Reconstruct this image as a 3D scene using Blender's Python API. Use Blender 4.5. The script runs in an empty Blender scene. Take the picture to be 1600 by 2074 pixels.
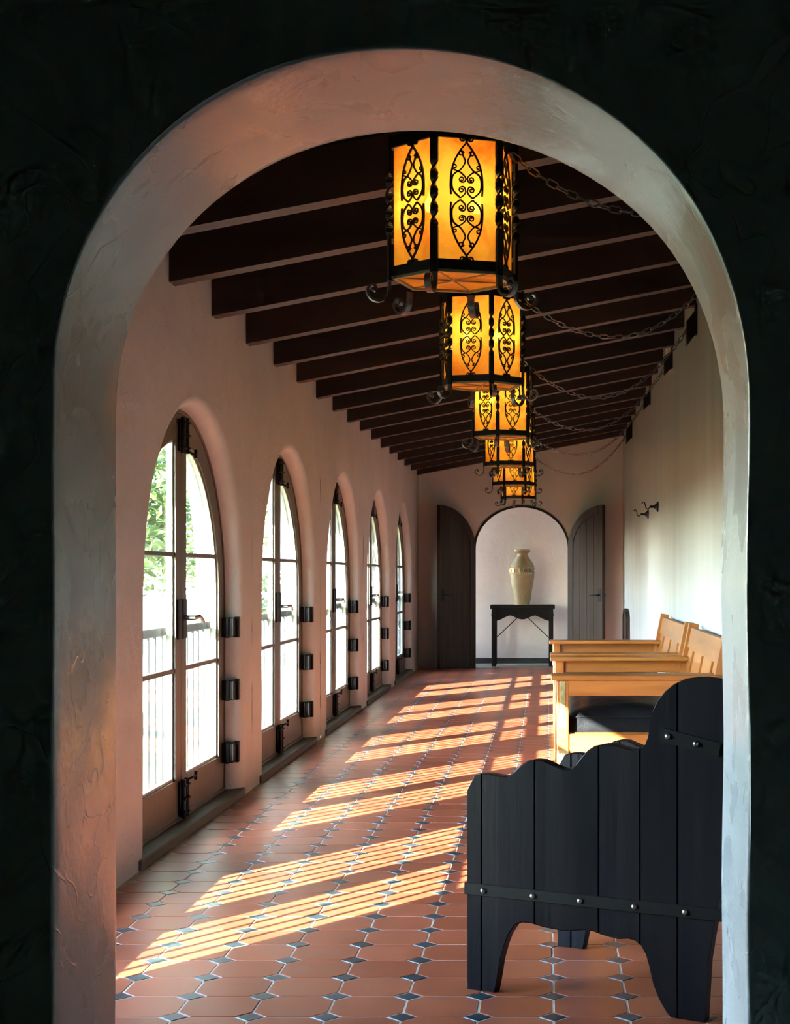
import bpy, math, random
from mathutils import Vector, Matrix, noise
random.seed(7)
scene = bpy.context.scene
COL = scene.collection
PI = math.pi

# ------------------------------------------------------------------ camera, world, sun, exposure
F, VX, VY, EYE = 3140.0, 1106.0, 1164.0, 1.2          # focal length and vanishing point in photo pixels (1600 x 2074)
cam_d = bpy.data.cameras.new('camera'); cam = bpy.data.objects.new('camera', cam_d); COL.objects.link(cam)
cam.location = (0, 0, EYE); cam.rotation_euler = (PI/2, 0, 0)
cam_d.sensor_fit = 'HORIZONTAL'; cam_d.sensor_width = 36.0
cam_d.lens = F/1600*36.0
cam_d.shift_x = (800-VX)/1600; cam_d.shift_y = (VY-1037)/1600
cam_d.clip_end = 300
scene.camera = cam

world = bpy.data.worlds.new('world'); scene.world = world; world.use_nodes = True
wn = world.node_tree.nodes; wl = world.node_tree.links
bg = wn['Background']
sky = wn.new('ShaderNodeTexSky'); sky.sky_type = 'NISHITA'; sky.sun_disc = False
SUN_EL = math.radians(17.4); SUN_DIR = Vector((.578, .816, 0)).normalized()
sky.sun_elevation = math.radians(42); sky.sun_rotation = math.atan2(-SUN_DIR.x, -SUN_DIR.y)
sky.air_density = 1.0; sky.dust_density = 0.4; sky.ozone_density = 1.0
wl.new(sky.outputs[0], bg.inputs[0]); bg.inputs[1].default_value = 12.0

sun_d = bpy.data.lights.new('sun', 'SUN'); sun_d.energy = 150.0; sun_d.color = (1.0, .97, .91); sun_d.angle = math.radians(.27)
sun = bpy.data.objects.new('sun', sun_d); COL.objects.link(sun)
sd = Vector((SUN_DIR.x*math.cos(SUN_EL), SUN_DIR.y*math.cos(SUN_EL), -math.sin(SUN_EL)))
sun.rotation_euler = sd.to_track_quat('-Z', 'Y').to_euler(); sun.location = (-20, -20, 15)

vs = scene.view_settings
vs.view_transform = 'Standard'; vs.look = 'None'; vs.gamma = 1.0; vs.use_curve_mapping = False
vs.exposure = -0.1
cy = scene.cycles
cy.use_denoising = True; cy.max_bounces = 8; cy.diffuse_bounces = 5; cy.glossy_bounces = 3
cy.use_adaptive_sampling = True; cy.adaptive_threshold = .02; cy.adaptive_min_samples = 16
cy.transmission_bounces = 6; cy.transparent_max_bounces = 16; cy.sample_clamp_indirect = 6.0; cy.caustics_reflective = False

# ------------------------------------------------------------------ helpers
class MB:
    def __init__(s): s.v = []; s.f = []
    def add(s, vs_, fs):
        o = len(s.v); s.v += [tuple(p) for p in vs_]; s.f += [tuple(i+o for i in f) for f in fs]; return s
    def box(s, x0, x1, y0, y1, z0, z1, bev=0.0):
        if bev <= 0:
            return s.add([(x0,y0,z0),(x1,y0,z0),(x1,y1,z0),(x0,y1,z0),(x0,y0,z1),(x1,y0,z1),(x1,y1,z1),(x0,y1,z1)],
                  [(0,3,2,1),(4,5,6,7),(0,1,5,4),(1,2,6,5),(2,3,7,6),(3,0,4,7)])
        b = bev; vv = []; idx = {}
        for i, x in enumerate((x0, x1)):
            for j, y in enumerate((y0, y1)):
                for k, z in enumerate((z0, z1)):
                    sx, sy, sz = (b if i == 0 else -b), (b if j == 0 else -b), (b if k == 0 else -b)
                    idx[i,j,k,0] = len(vv); vv.append((x, y+sy, z+sz))
                    idx[i,j,k,1] = len(vv); vv.append((x+sx, y, z+sz))
                    idx[i,j,k,2] = len(vv); vv.append((x+sx, y+sy, z))
        fs = []
        for i in (0,1): fs.append([idx[i,j,k,0] for j,k in ((0,0),(1,0),(1,1),(0,1))])
        for j in (0,1): fs.append([idx[i,j,k,1] for i,k in ((0,0),(1,0),(1,1),(0,1))])
        for k in (0,1): fs.append([idx[i,j,k,2] for i,j in ((0,0),(1,0),(1,1),(0,1))])
        for i in (0,1):
            for j in (0,1): fs.append([idx[i,j,0,0], idx[i,j,1,0], idx[i,j,1,1], idx[i,j,0,1]])
            for k in (0,1): fs.append([idx[i,0,k,0], idx[i,1,k,0], idx[i,1,k,2], idx[i,0,k,2]])
        for j in (0,1):
            for k in (0,1): fs.append([idx[0,j,k,1], idx[1,j,k,1], idx[1,j,k,2], idx[0,j,k,2]])
        for i in (0,1):
            for j in (0,1):
                for k in (0,1): fs.append([idx[i,j,k,0], idx[i,j,k,1], idx[i,j,k,2]])
        return s.add(vv, fs)
    def tube(s, pts, r, n=6, cap=True, closed=False, up=None):
        pts = [Vector(p) for p in pts]; N = len(pts)
        rr = r if isinstance(r, (list, tuple)) else [r]*N
        T = []
        for i in range(N):
            a = pts[(i-1) % N] if closed else pts[max(i-1, 0)]; b = pts[(i+1) % N] if closed else pts[min(i+1, N-1)]
            t = b-a; T.append(t.normalized() if t.length > 1e-9 else Vector((0,0,1)))
        ref = Vector(up) if up else (Vector((0,0,1)) if abs(T[0].z) < .9 else Vector((1,0,0)))
        u = (ref - T[0]*ref.dot(T[0])).normalized(); vv = []
        for i in range(N):
            u = u - T[i]*u.dot(T[i]); u.normalize(); w = T[i].cross(u)
            for k in range(n):
                a = 2*PI*(k+.5)/n; vv.append(pts[i] + (u*math.cos(a)+w*math.sin(a))*rr[i])
        fs = []
        for i in range(N if closed else N-1):
            j = (i+1) % N
            for k in range(n): fs.append((i*n+k, i*n+(k+1) % n, j*n+(k+1) % n, j*n+k))
        if cap and not closed: fs += [tuple(range(n))[::-1], tuple((N-1)*n+k for k in range(n))]
        return s.add(vv, fs)
    def lathe(s, prof, n=24, c=(0,0,0), cap=True):
        vv = []
        for r, z in prof:
            for k in range(n): vv.append((c[0]+r*math.cos(2*PI*k/n), c[1]+r*math.sin(2*PI*k/n), c[2]+z))
        fs = [(i*n+k, i*n+(k+1) % n, (i+1)*n+(k+1) % n, (i+1)*n+k) for i in range(len(prof)-1) for k in range(n)]
        if cap: fs += [tuple(range(n))[::-1], tuple((len(prof)-1)*n+k for k in range(n))]
        return s.add(vv, fs)
    def prism(s, poly, h0, h1, fn):
        n = len(poly)
        return s.add([fn(a, b, h0) for a, b in poly]+[fn(a, b, h1) for a, b in poly],
              [tuple(range(n))[::-1], tuple(range(n, 2*n))]+[(i, (i+1) % n, n+(i+1) % n, n+i) for i in range(n)])
    def band(s, outer, inner, h0, h1, fn, closed=True):
        n = len(outer)
        vv = [fn(a, b, h0) for a, b in outer]+[fn(a, b, h0) for a, b in inner]+[fn(a, b, h1) for a, b in outer]+[fn(a, b, h1) for a, b in inner]
        fs = []
        for i in range(n if closed else n-1):
            j = (i+1) % n
            fs += [(i, j, n+j, n+i), (2*n+i, 3*n+i, 3*n+j, 2*n+j), (i, 2*n+i, 2*n+j, j), (n+i, n+j, 3*n+j, 3*n+i)]
        if not closed: fs += [(0, n, 3*n, 2*n), (n-1, 3*n-1, 4*n-1, 2*n-1)]
        return s.add(vv, fs)
    def mesh(s, name, mat, smooth=None):
        m = bpy.data.meshes.new(name); m.from_pydata(s.v, [], s.f)
        import bmesh
        bm = bmesh.new(); bm.from_mesh(m); bmesh.ops.recalc_face_normals(bm, faces=bm.faces); bm.to_mesh(m); bm.free()
        if mat: m.materials.append(mat)
        if smooth:
            m.polygons.foreach_set('use_smooth', [True]*len(m.polygons)); m.set_sharp_from_angle(angle=math.radians(smooth))
        return m
    def build(s, name, mat, parent=None, smooth=None, loc=None):
        return put(name, s.mesh(name, mat, smooth), parent, loc)
def put(name, mesh, parent=None, loc=None, rot=None):
    o = bpy.data.objects.new(name, mesh); COL.objects.link(o)
    if parent: o.parent = parent
    if loc: o.location = loc
    if rot: o.rotation_euler = rot
    return o
def tag(o, label, cat=None, group=None, kind=None):
    o['label'] = label
    if cat: o['category'] = cat
    if group: o['group'] = group
    if kind: o['kind'] = kind
    return o
def thing(name, loc, label, cat, group=None, rz=0.0, kind=None):
    o = put(name, None, None, loc, (0, 0, rz)); return tag(o, label, cat, group, kind)
def copy_parts(src, dst):
    for ch in list(src.children):
        c = ch.copy(); COL.objects.link(c); c.parent = dst
        for g in list(ch.children):
            d = g.copy(); COL.objects.link(d); d.parent = c
def px(x, y, Y):                      # photo pixel -> point at depth Y
    return ((x-VX)*Y/F, Y, EYE+(VY-y)*Y/F)

# ------------------------------------------------------------------ materials
def newmat(name):
    m = bpy.data.materials.new(name); m.use_nodes = True
    nt = m.node_tree; return m, nt, nt.nodes, nt.links, nt.nodes['Principled BSDF']
def ramp(n, stops):
    r = n.new('ShaderNodeValToRGB'); e = r.color_ramp.elements
    while len(e) < len(stops): e.new(.5)
    for i, (p, c) in enumerate(stops): e[i].position = p; e[i].color = (*c, 1)
    return r
def coords(n, l, scale=(1,1,1), obj=True):
    tc = n.new('ShaderNodeTexCoord'); mp = n.new('ShaderNodeMapping'); mp.inputs['Scale'].default_value = scale
    l.new(tc.outputs['Object' if obj else 'Generated'], mp.inputs[0]); return mp
def noise_tex(n, l, mp, scale, detail=4, rough=.55, dist=0):
    t = n.new('ShaderNodeTexNoise'); t.inputs['Scale'].default_value = scale; t.inputs['Detail'].default_value = detail
    t.inputs['Roughness'].default_value = rough; t.inputs['Distortion'].default_value = dist
    l.new(mp.outputs[0], t.inputs['Vector']); return t
def plaster(name, c1, c2, rough, stretch=(1,1,1), nscale=2.0, bump=.25, bscale=9.0, spec=.5, rvar=.12, bdet=5, trowel=0.0):
    m, nt, n, l, b = newmat(name)
    mp = coords(n, l, stretch)
    t = noise_tex(n, l, mp, nscale, 6, .6, .4); r = ramp(n, [(.35, c1), (.68, c2)])
    l.new(t.outputs[0], r.inputs[0]); l.new(r.outputs[0], b.inputs['Base Color'])
    t2 = noise_tex(n, l, mp, bscale, bdet, .5, .8)
    mp3 = coords(n, l, (1,1,1)); t3 = noise_tex(n, l, mp3, 55, 3, .5)
    ad = n.new('ShaderNodeMath'); ad.operation = 'MULTIPLY_ADD'; ad.inputs[1].default_value = .18
    l.new(t3.outputs[0], ad.inputs[0]); l.new(t2.outputs[0], ad.inputs[2])
    bp = n.new('ShaderNodeBump'); bp.inputs['Strength'].default_value = bump; bp.inputs['Distance'].default_value = .02
    hgt = ad.outputs[0]
    if trowel:                          # thin curved trowel ridges in loose patches
        t4 = noise_tex(n, l, mp3, 3.2, 1, .4, 2.2); t5 = noise_tex(n, l, mp3, 1.7, 2)
        m1 = n.new('ShaderNodeMath'); m1.operation = 'SUBTRACT'; m1.inputs[1].default_value = .5; l.new(t4.outputs[0], m1.inputs[0])
        m2 = n.new('ShaderNodeMath'); m2.operation = 'ABSOLUTE'; l.new(m1.outputs[0], m2.inputs[0])
        m3 = n.new('ShaderNodeMapRange'); m3.inputs['From Min'].default_value = 0; m3.inputs['From Max'].default_value = .010; m3.inputs['To Min'].default_value = 1; m3.inputs['To Max'].default_value = 0
        l.new(m2.outputs[0], m3.inputs[0])
        m4 = n.new('ShaderNodeMapRange'); m4.inputs['From Min'].default_value = .5; m4.inputs['From Max'].default_value = .6; m4.inputs['To Max'].default_value = trowel
        l.new(t5.outputs[0], m4.inputs[0])
        m5 = n.new('ShaderNodeMath'); m5.operation = 'MULTIPLY'; l.new(m3.outputs[0], m5.inputs[0]); l.new(m4.outputs[0], m5.inputs[1])
        m6 = n.new('ShaderNodeMath'); m6.operation = 'ADD'; l.new(m5.outputs[0], m6.inputs[0]); l.new(hgt, m6.inputs[1]); hgt = m6.outputs[0]
    l.new(hgt, bp.inputs['Height']); l.new(bp.outputs[0], b.inputs['Normal'])
    mr = n.new('ShaderNodeMapRange'); mr.inputs['To Min'].default_value = rough-rvar; mr.inputs['To Max'].default_value = rough+rvar
    l.new(t2.outputs[0], mr.inputs[0]); l.new(mr.outputs[0], b.inputs['Roughness'])
    b.inputs['Specular IOR Level'].default_value = spec
    return m
def wood(name, c1, c2, axis, rough=.45, scale=14, bump=.12, rnd=.25, spec=.5, coat=0):
    m, nt, n, l, b = newmat(name)
    st = [1, 1, 1]; st[axis] = .07
    mp = coords(n, l, st); oi = n.new('ShaderNodeObjectInfo')
    av = n.new('ShaderNodeVectorMath'); av.operation = 'ADD'
    sc_ = n.new('ShaderNodeVectorMath'); sc_.operation = 'SCALE'; sc_.inputs[0].default_value = (37, 53, 71)
    l.new(oi.outputs['Random'], sc_.inputs['Scale']); l.new(mp.outputs[0], av.inputs[0]); l.new(sc_.outputs[0], av.inputs[1])
    t = noise_tex(n, l, av, scale, 6, .6, .6); r = ramp(n, [(.3, c1), (.7, c2)])
    l.new(t.outputs[0], r.inputs[0])
    hs = n.new('ShaderNodeHueSaturation')
    mr = n.new('ShaderNodeMapRange'); mr.inputs['To Min'].default_value = 1-rnd; mr.inputs['To Max'].default_value = 1+rnd
    l.new(oi.outputs['Random'], mr.inputs[0]); l.new(mr.outputs[0], hs.inputs['Value']); l.new(r.outputs[0], hs.inputs['Color'])
    l.new(hs.outputs[0], b.inputs['Base Color'])
    bp = n.new('ShaderNodeBump'); bp.inputs['Strength'].default_value = bump; bp.inputs['Distance'].default_value = .01
    l.new(t.outputs[0], bp.inputs['Height']); l.new(bp.outputs[0], b.inputs['Normal'])
    b.inputs['Roughness'].default_value = rough; b.inputs['Specular IOR Level'].default_value = spec
    if coat: b.inputs['Coat Weight'].default_value = coat; b.inputs['Coat Roughness'].default_value = .16
    return m
def metal(name, c, rough, metallic=1.0, bump=.1):
    m, nt, n, l, b = newmat(name)
    mp = coords(n, l); t = noise_tex(n, l, mp, 60, 3)
    r = ramp(n, [(.3, tuple(x*.75 for x in c)), (.7, tuple(min(1, x*1.2) for x in c))]); l.new(t.outputs[0], r.inputs[0])
    l.new(r.outputs[0], b.inputs['Base Color'])
    bp = n.new('ShaderNodeBump'); bp.inputs['Strength'].default_value = bump; bp.inputs['Distance'].default_value = .004
    l.new(t.outputs[0], bp.inputs['Height']); l.new(bp.outputs[0], b.inputs['Normal'])
    b.inputs['Metallic'].default_value = metallic; b.inputs['Roughness'].default_value = rough
    if metallic < .5: b.inputs['Specular IOR Level'].default_value = .16
    return m
def tile_mat(name, c1, c2, c3, rough):
    m, nt, n, l, b = newmat(name)
    oi = n.new('ShaderNodeObjectInfo'); ge = n.new('ShaderNodeNewGeometry')
    ad = n.new('ShaderNodeMath'); ad.operation = 'ADD'; fr = n.new('ShaderNodeMath'); fr.operation = 'FRACT'
    l.new(oi.outputs['Random'], ad.inputs[0]); l.new(ge.outputs['Random Per Island'], ad.inputs[1]); l.new(ad.outputs[0], fr.inputs[0])
    r = ramp(n, [(0, c1), (.5, c2), (1, c3)]); l.new(fr.outputs[0], r.inputs[0])
    tn = noise_tex(n, l, _pos(n, ge), 7, 6, .62, .5)
    mx = n.new('ShaderNodeMix'); mx.data_type = 'RGBA'; mx.blend_type = 'MULTIPLY'; mx.inputs[0].default_value = .55
    r2 = ramp(n, [(.3, (.62,.58,.58)), (.65, (1.1,1.08,1.05))]); l.new(tn.outputs[0], r2.inputs[0])
    l.new(r.outputs[0], mx.inputs['A']); l.new(r2.outputs[0], mx.inputs['B']); l.new(mx.outputs['Result'], b.inputs['Base Color'])
    bp = n.new('ShaderNodeBump'); bp.inputs['Strength'].default_value = .05; bp.inputs['Distance'].default_value = .01
    l.new(tn.outputs[0], bp.inputs['Height']); l.new(bp.outputs[0], b.inputs['Normal'])
    mr = n.new('ShaderNodeMapRange'); mr.inputs['To Min'].default_value = rough-.1; mr.inputs['To Max'].default_value = rough+.12
    l.new(tn.outputs[0], mr.inputs[0]); l.new(mr.outputs[0], b.inputs['Roughness'])
    return m
class _pos:                            # world position as a texture vector
    def __init__(s, n, ge): s.outputs = [ge.outputs['Position']]

M = {}
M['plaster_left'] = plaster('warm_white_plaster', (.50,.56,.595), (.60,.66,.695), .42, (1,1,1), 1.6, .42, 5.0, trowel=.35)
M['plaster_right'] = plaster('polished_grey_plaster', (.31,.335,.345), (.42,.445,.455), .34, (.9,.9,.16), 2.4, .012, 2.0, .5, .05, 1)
M['plaster_arch'] = plaster('burnished_plaster', (.42,.455,.475), (.48,.515,.535), .28, (1,1,1), 2.2, .22, 4.0, .7, .16, trowel=.3)
M['plaster_back'] = plaster('pale_plaster', (.54,.59,.615), (.62,.67,.695), .6, (1,1,1), 1.5, .15, 6)
M['plaster_pink'] = plaster('pink_plaster', (.76,.62,.54), (.84,.72,.64), .6, (1,1,1), 2.2, .3, 7)
M['dark_room'] = plaster('bounce_green_paint', (.42,.52,.45), (.46,.56,.49), .7, bump=.05)  # pale green, lightened to bounce more light onto the arch wall
M['grout'] = plaster('cement_grout', (.36,.31,.25), (.52,.46,.38), .8, (1,1,1), 8, .2, 30)
M['tile'] = tile_mat('terracotta', (.255,.058,.024), (.31,.076,.033), (.36,.098,.045), .34)
M['dot'] = tile_mat('slate_blue_glaze', (.016,.028,.033), (.028,.045,.052), (.05,.066,.07), .3)
M['rafter'] = wood('dark_stained_timber', (.008,.0026,.0016), (.027,.0095,.005), 0, .5, 9, .25, .3, .3)
M['deck'] = wood('dark_stained_boards', (.015,.006,.004), (.035,.014,.009), 1, .6, 9, .2, .1)
M['door_wood'] = wood('brown_painted_wood', (.058,.046,.030), (.088,.069,.045), 2, .42, 20, .05, .06)
M['bead'] = wood('pale_green_bead', (.42,.46,.38), (.55,.58,.50), 2, .4, 20, .02, .02)
M['sill'] = wood('weathered_board', (.040,.033,.022), (.075,.062,.043), 1, .6, 18, .2, .1)
M['iron'] = metal('black_iron', (.006,.0055,.005), .5, .2)
M['chain'] = metal('dark_chain_iron', (.12,.105,.095), .38, .9)
M['brass'] = metal('aged_brass', (.27,.22,.10), .42, .40)
M['steel'] = metal('worn_steel', (.42,.40,.37), .28)
M['white_paint'] = plaster('white_painted_metal', (.80,.82,.82), (.85,.86,.86), .5, bump=.02)
M['rail_paint'] = plaster('grey_white_rail_paint', (.17,.20,.20), (.20,.23,.23), .6, bump=.02)
M['end_door'] = wood('brown_black_door_wood', (.018,.011,.008), (.032,.020,.014), 2, .5, 20, .08, .1, .12)
M['golden'] = wood('honey_oak', (.17,.052,.009), (.37,.135,.025), 0, .33, 12, .08, .10, .5, .3)
M['golden_y'] = wood('honey_oak_lengthwise', (.17,.052,.009), (.36,.13,.024), 1, .33, 12, .08, .10, .5, .3)
M['golden_z'] = wood('honey_oak_upright', (.17,.052,.009), (.37,.135,.025), 2, .33, 12, .08, .10, .5, .3)
M['black_wood'] = wood('blue_black_stained_wood', (.0008,.002,.005), (.015,.0125,.0125), 2, .34, 8, .35, .35, .13)
M['foot_wood'] = wood('worn_bare_wood', (.10,.075,.03), (.16,.12,.06), 2, .6, 20, .1, .1)
M['table_wood'] = wood('ebonised_wood', (.004,.003,.003), (.009,.007,.006), 0, .45, 12, .1, .1, .08)
M['stone_base'] = plaster('dark_base', (.010,.010,.010), (.018,.017,.016), .4, bump=.05)
M['alcove_floor'] = plaster('dark_slate', (.06,.07,.06), (.09,.10,.085), .45, bump=.05)

def leather():
    m, nt, n, l, b = newmat('black_leather')
    mp = coords(n, l); t = noise_tex(n, l, mp, 5, 4, .5, .6); t2 = noise_tex(n, l, mp, 120, 2)
    r = ramp(n, [(.3, (.003,.003,.004)), (.7, (.006,.007,.008))]); l.new(t.outputs[0], r.inputs[0]); l.new(r.outputs[0], b.inputs['Base Color'])
    ad = n.new('ShaderNodeMath'); ad.operation = 'MULTIPLY_ADD'; ad.inputs[1].default_value = .05
    l.new(t2.outputs[0], ad.inputs[0]); l.new(t.outputs[0], ad.inputs[2])
    bp = n.new('ShaderNodeBump'); bp.inputs['Strength'].default_value = .35; bp.inputs['Distance'].default_value = .03
    l.new(ad.outputs[0], bp.inputs['Height']); l.new(bp.outputs[0], b.inputs['Normal'])
    b.inputs['Roughness'].default_value = .34; b.inputs['Specular IOR Level'].default_value = .14; return m
M['leather'] = leather()
def glass():
    m, nt, n, l, b = newmat('window_glass'); n.remove(b)
    lw = n.new('ShaderNodeLayerWeight'); lw.inputs[0].default_value = .5
    pw = n.new('ShaderNodeMath'); pw.operation = 'POWER'; pw.inputs[1].default_value = 5
    ma = n.new('ShaderNodeMath'); ma.operation = 'MULTIPLY_ADD'; ma.inputs[1].default_value = .96; ma.inputs[2].default_value = .04
    l.new(lw.outputs['Facing'], pw.inputs[0]); l.new(pw.outputs[0], ma.inputs[0])
    tr = n.new('ShaderNodeBsdfTransparent'); tr.inputs[0].default_value = (.97,.99,.97,1)
    gl = n.new('ShaderNodeBsdfGlossy'); gl.inputs['Roughness'].default_value = .02
    mp = coords(n, l); t = noise_tex(n, l, mp, 6, 1); bp = n.new('ShaderNodeBump'); bp.inputs['Strength'].default_value = .03; bp.inputs['Distance'].default_value = .01
    l.new(t.outputs[0], bp.inputs['Height']); l.new(bp.outputs[0], gl.inputs['Normal'])
    mx = n.new('ShaderNodeMixShader'); l.new(ma.outputs[0], mx.inputs[0]); l.new(tr.outputs[0], mx.inputs[1]); l.new(gl.outputs[0], mx.inputs[2])
    l.new(mx.outputs[0], n['Material Output'].inputs[0]); return m
M['glass'] = glass()
def mica(name, c1, c2, tr_amt):
    m, nt, n, l, b = newmat(name); n.remove(b)
    mp = coords(n, l); oi = n.new('ShaderNodeObjectInfo')
    av = n.new('ShaderNodeVectorMath'); av.operation = 'ADD'; s_ = n.new('ShaderNodeVectorMath'); s_.operation = 'SCALE'; s_.inputs[0].default_value = (9, 17, 13)
    l.new(oi.outputs['Random'], s_.inputs['Scale']); l.new(mp.outputs[0], av.inputs[0]); l.new(s_.outputs[0], av.inputs[1])
    t = noise_tex(n, l, av, 6, 5, .6, .5); r = ramp(n, [(.3, c1), (.58, c2)]); l.new(t.outputs[0], r.inputs[0])
    tl = n.new('ShaderNodeBsdfTranslucent'); l.new(r.outputs[0], tl.inputs[0])
    df = n.new('ShaderNodeBsdfDiffuse'); df.inputs[0].default_value = (.25,.10,.03,1)
    gl = n.new('ShaderNodeBsdfGlossy'); gl.inputs['Roughness'].default_value = .25; gl.inputs[0].default_value = (1,.9,.75,1)
    tp = n.new('ShaderNodeBsdfTransparent'); tp.inputs[0].default_value = (1,.72,.3,1)
    m1 = n.new('ShaderNodeMixShader'); m1.inputs[0].default_value = .2; l.new(tl.outputs[0], m1.inputs[1]); l.new(df.outputs[0], m1.inputs[2])
    m2 = n.new('ShaderNodeMixShader'); m2.inputs[0].default_value = tr_amt; l.new(m1.outputs[0], m2.inputs[1]); l.new(tp.outputs[0], m2.inputs[2])
    m3 = n.new('ShaderNodeMixShader'); m3.inputs[0].default_value = .06; l.new(m2.outputs[0], m3.inputs[1]); l.new(gl.outputs[0], m3.inputs[2])
    l.new(m3.outputs[0], n['Material Output'].inputs[0]); return m
M['mica'] = mica('amber_mica', (.66,.25,.035), (1.0,.72,.20), .10)
M['mica_dark'] = mica('brown_mica', (.60,.24,.05), (.95,.55,.16), .03)
def emit(name, c, s):
    m, nt, n, l, b = newmat(name); b.inputs['Base Color'].default_value = (*c, 1)
    b.inputs['Emission Color'].default_value = (*c, 1); b.inputs['Emission Strength'].default_value = s; return m
M['bulb'] = emit('lit_bulb', (1, .80, .48), 470)
def flat(name, c, rough=.5, metallic=0.0):
    m, nt, n, l, b = newmat(name); mp = coords(n, l); t = noise_tex(n, l, mp, 25, 4)
    r = ramp(n, [(.3, tuple(x*.8 for x in c)), (.7, tuple(min(1, x*1.15) for x in c))]); l.new(t.outputs[0], r.inputs[0]); l.new(r.outputs[0], b.inputs['Base Color'])
    b.inputs['Roughness'].default_value = rough; b.inputs['Metallic'].default_value = metallic; return m
M['vase'] = plaster('ochre_earthenware', (.19,.135,.055), (.36,.265,.13), .6, (1,1,1), 5, .2, 16)
def leafmat():
    m, nt, n, l, b = newmat('leaves'); ge = n.new('ShaderNodeNewGeometry')
    r = ramp(n, [(0, (.07,.12,.03)), (.5, (.12,.18,.05)), (1, (.20,.25,.08))]); l.new(ge.outputs['Random Per Island'], r.inputs[0])
    l.new(r.outputs[0], b.inputs['Base Color']); b.inputs['Roughness'].default_value = .5
    tl = n.new('ShaderNodeBsdfTranslucent'); l.new(r.outputs[0], tl.inputs[0])
    mx = n.new('ShaderNodeMixShader'); mx.inputs[0].default_value = .35
    l.new(b.outputs[0], mx.inputs[1]); l.new(tl.outputs[0], mx.inputs[2]); l.new(mx.outputs[0], n['Material Output'].inputs[0]); return m
M['leaf'] = leafmat()
M['bark'] = wood('bark', (.08,.06,.04), (.16,.12,.09), 2, .8, 20, .4)
M['lawn'] = plaster('sunlit_lawn', (.022,.034,.010), (.045,.058,.018), .8, (1,1,1), 1.5, .4, 20)

# ------------------------------------------------------------------ the setting
XL, XR, YB, YA0, YA1 = -1.645, .99, 20.0, 3.02, 3.5
SLOPE = .193
def zroof(x): return 2.470+(x-XL)*SLOPE          # underside of the rafters

def ellipse_outline(a, b, zs, z0, ts, nside=8):
    pts = [(-a, z0+(zs-z0)*i/nside) for i in range(nside)]
    pts += [(-a*math.cos(t), zs+b*math.sin(t)) for t in ts]
    pts += [(a, zs-(zs-z0)*(i+1)/nside) for i in range(nside)]
    return pts
def arch_wall(mb, fn, uc, a, b, zs, L, R, H, loops, z0=0.0, nt=28, nside=10, rings=(0, .003, .02, .3, .65, 1), wob=.004, seed=0.0, lf=1.0, e=1.0):
    """wall between u=L..R, z=0..H with an arched opening; loops = [(offset, depth)] swept from one face to the other"""
    cl, cr = L-uc, R-uc
    ts = [PI*i/nt for i in range(nt+1)]
    ts += [math.atan2((H-zs)/b, -cl/a), PI-math.atan2((H-zs)/b, cr/a)]
    ts = sorted(ts)
    def outl(d, db=0.0):
        pts = [(-(a+d*lf), z0+(zs-z0)*i/nside) for i in range(nside)]
        for t in ts:
            c, s_ = math.cos(t), math.sin(t); dd = d*(lf+(1-lf)*(1-c)/2)
            pts.append((-(a+dd)*math.copysign(abs(c)**e, c), zs+(b+dd+db)*abs(s_)**e))
        pts += [(a+d, zs-(zs-z0)*(i+1)/nside) for i in range(nside)]
        return pts
    def outer():
        pts = [(cl, z0+(zs-z0)*i/nside) for i in range(nside)]
        for t in ts:
            dx, dz = -a*math.cos(t), b*math.sin(t); k = 1e9
            if dx < -1e-6: k = min(k, cl/dx)
            if dx > 1e-6: k = min(k, cr/dx)
            if dz > 1e-6: k = min(k, (H-zs)/dz)
            pts.append((dx*k, zs+dz*k))
        pts += [(cr, zs-(zs-z0)*(i+1)/nside) for i in range(nside)]
        return pts
    out = outer(); rows = []
    def row(pts, dep, w):
        r_ = []
        for (u, z) in pts:
            q = noise.noise(Vector(((u+uc)*2.1+seed, z*2.1, dep*3+seed)))*w
            q2 = noise.noise(Vector(((u+uc)*5+seed+9, z*5, dep*3)))*w*.5
            r_.append(fn(u+uc, z, dep+q+q2))
        return r_
    loops = [(*q, 0.0) if len(q) == 2 else q for q in loops]
    d0, x0, b0 = loops[0]; o0 = outl(d0, b0)
    for k in reversed(rings): rows.append(row([((1-k)*p[0]+k*q[0], (1-k)*p[1]+k*q[1]) for p, q in zip(o0, out)], x0, wob))
    for d, x, db in loops[1:]:
        wz = noise.noise(Vector((d*40+seed, x*10, 0)))*.0
        rows.append(row([(u+noise.noise(Vector((z*3+seed, u*3, 5)))*wob*.7, z) for u, z in outl(d, db)], x, 0))
    d1, x1, b1 = loops[-1]; o1 = outl(d1, b1)
    for k in rings[1:]: rows.append(row([((1-k)*p[0]+k*q[0], (1-k)*p[1]+k*q[1]) for p, q in zip(o1, out)], x1, 0))
    n = len(out); vv = [p for r_ in rows for p in r_]
    fs = [(i*n+j, i*n+j+1, (i+1)*n+j+1, (i+1)*n+j) for i in range(len(rows)-1) for j in range(n-1)]
    mb.add(vv, fs)

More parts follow.
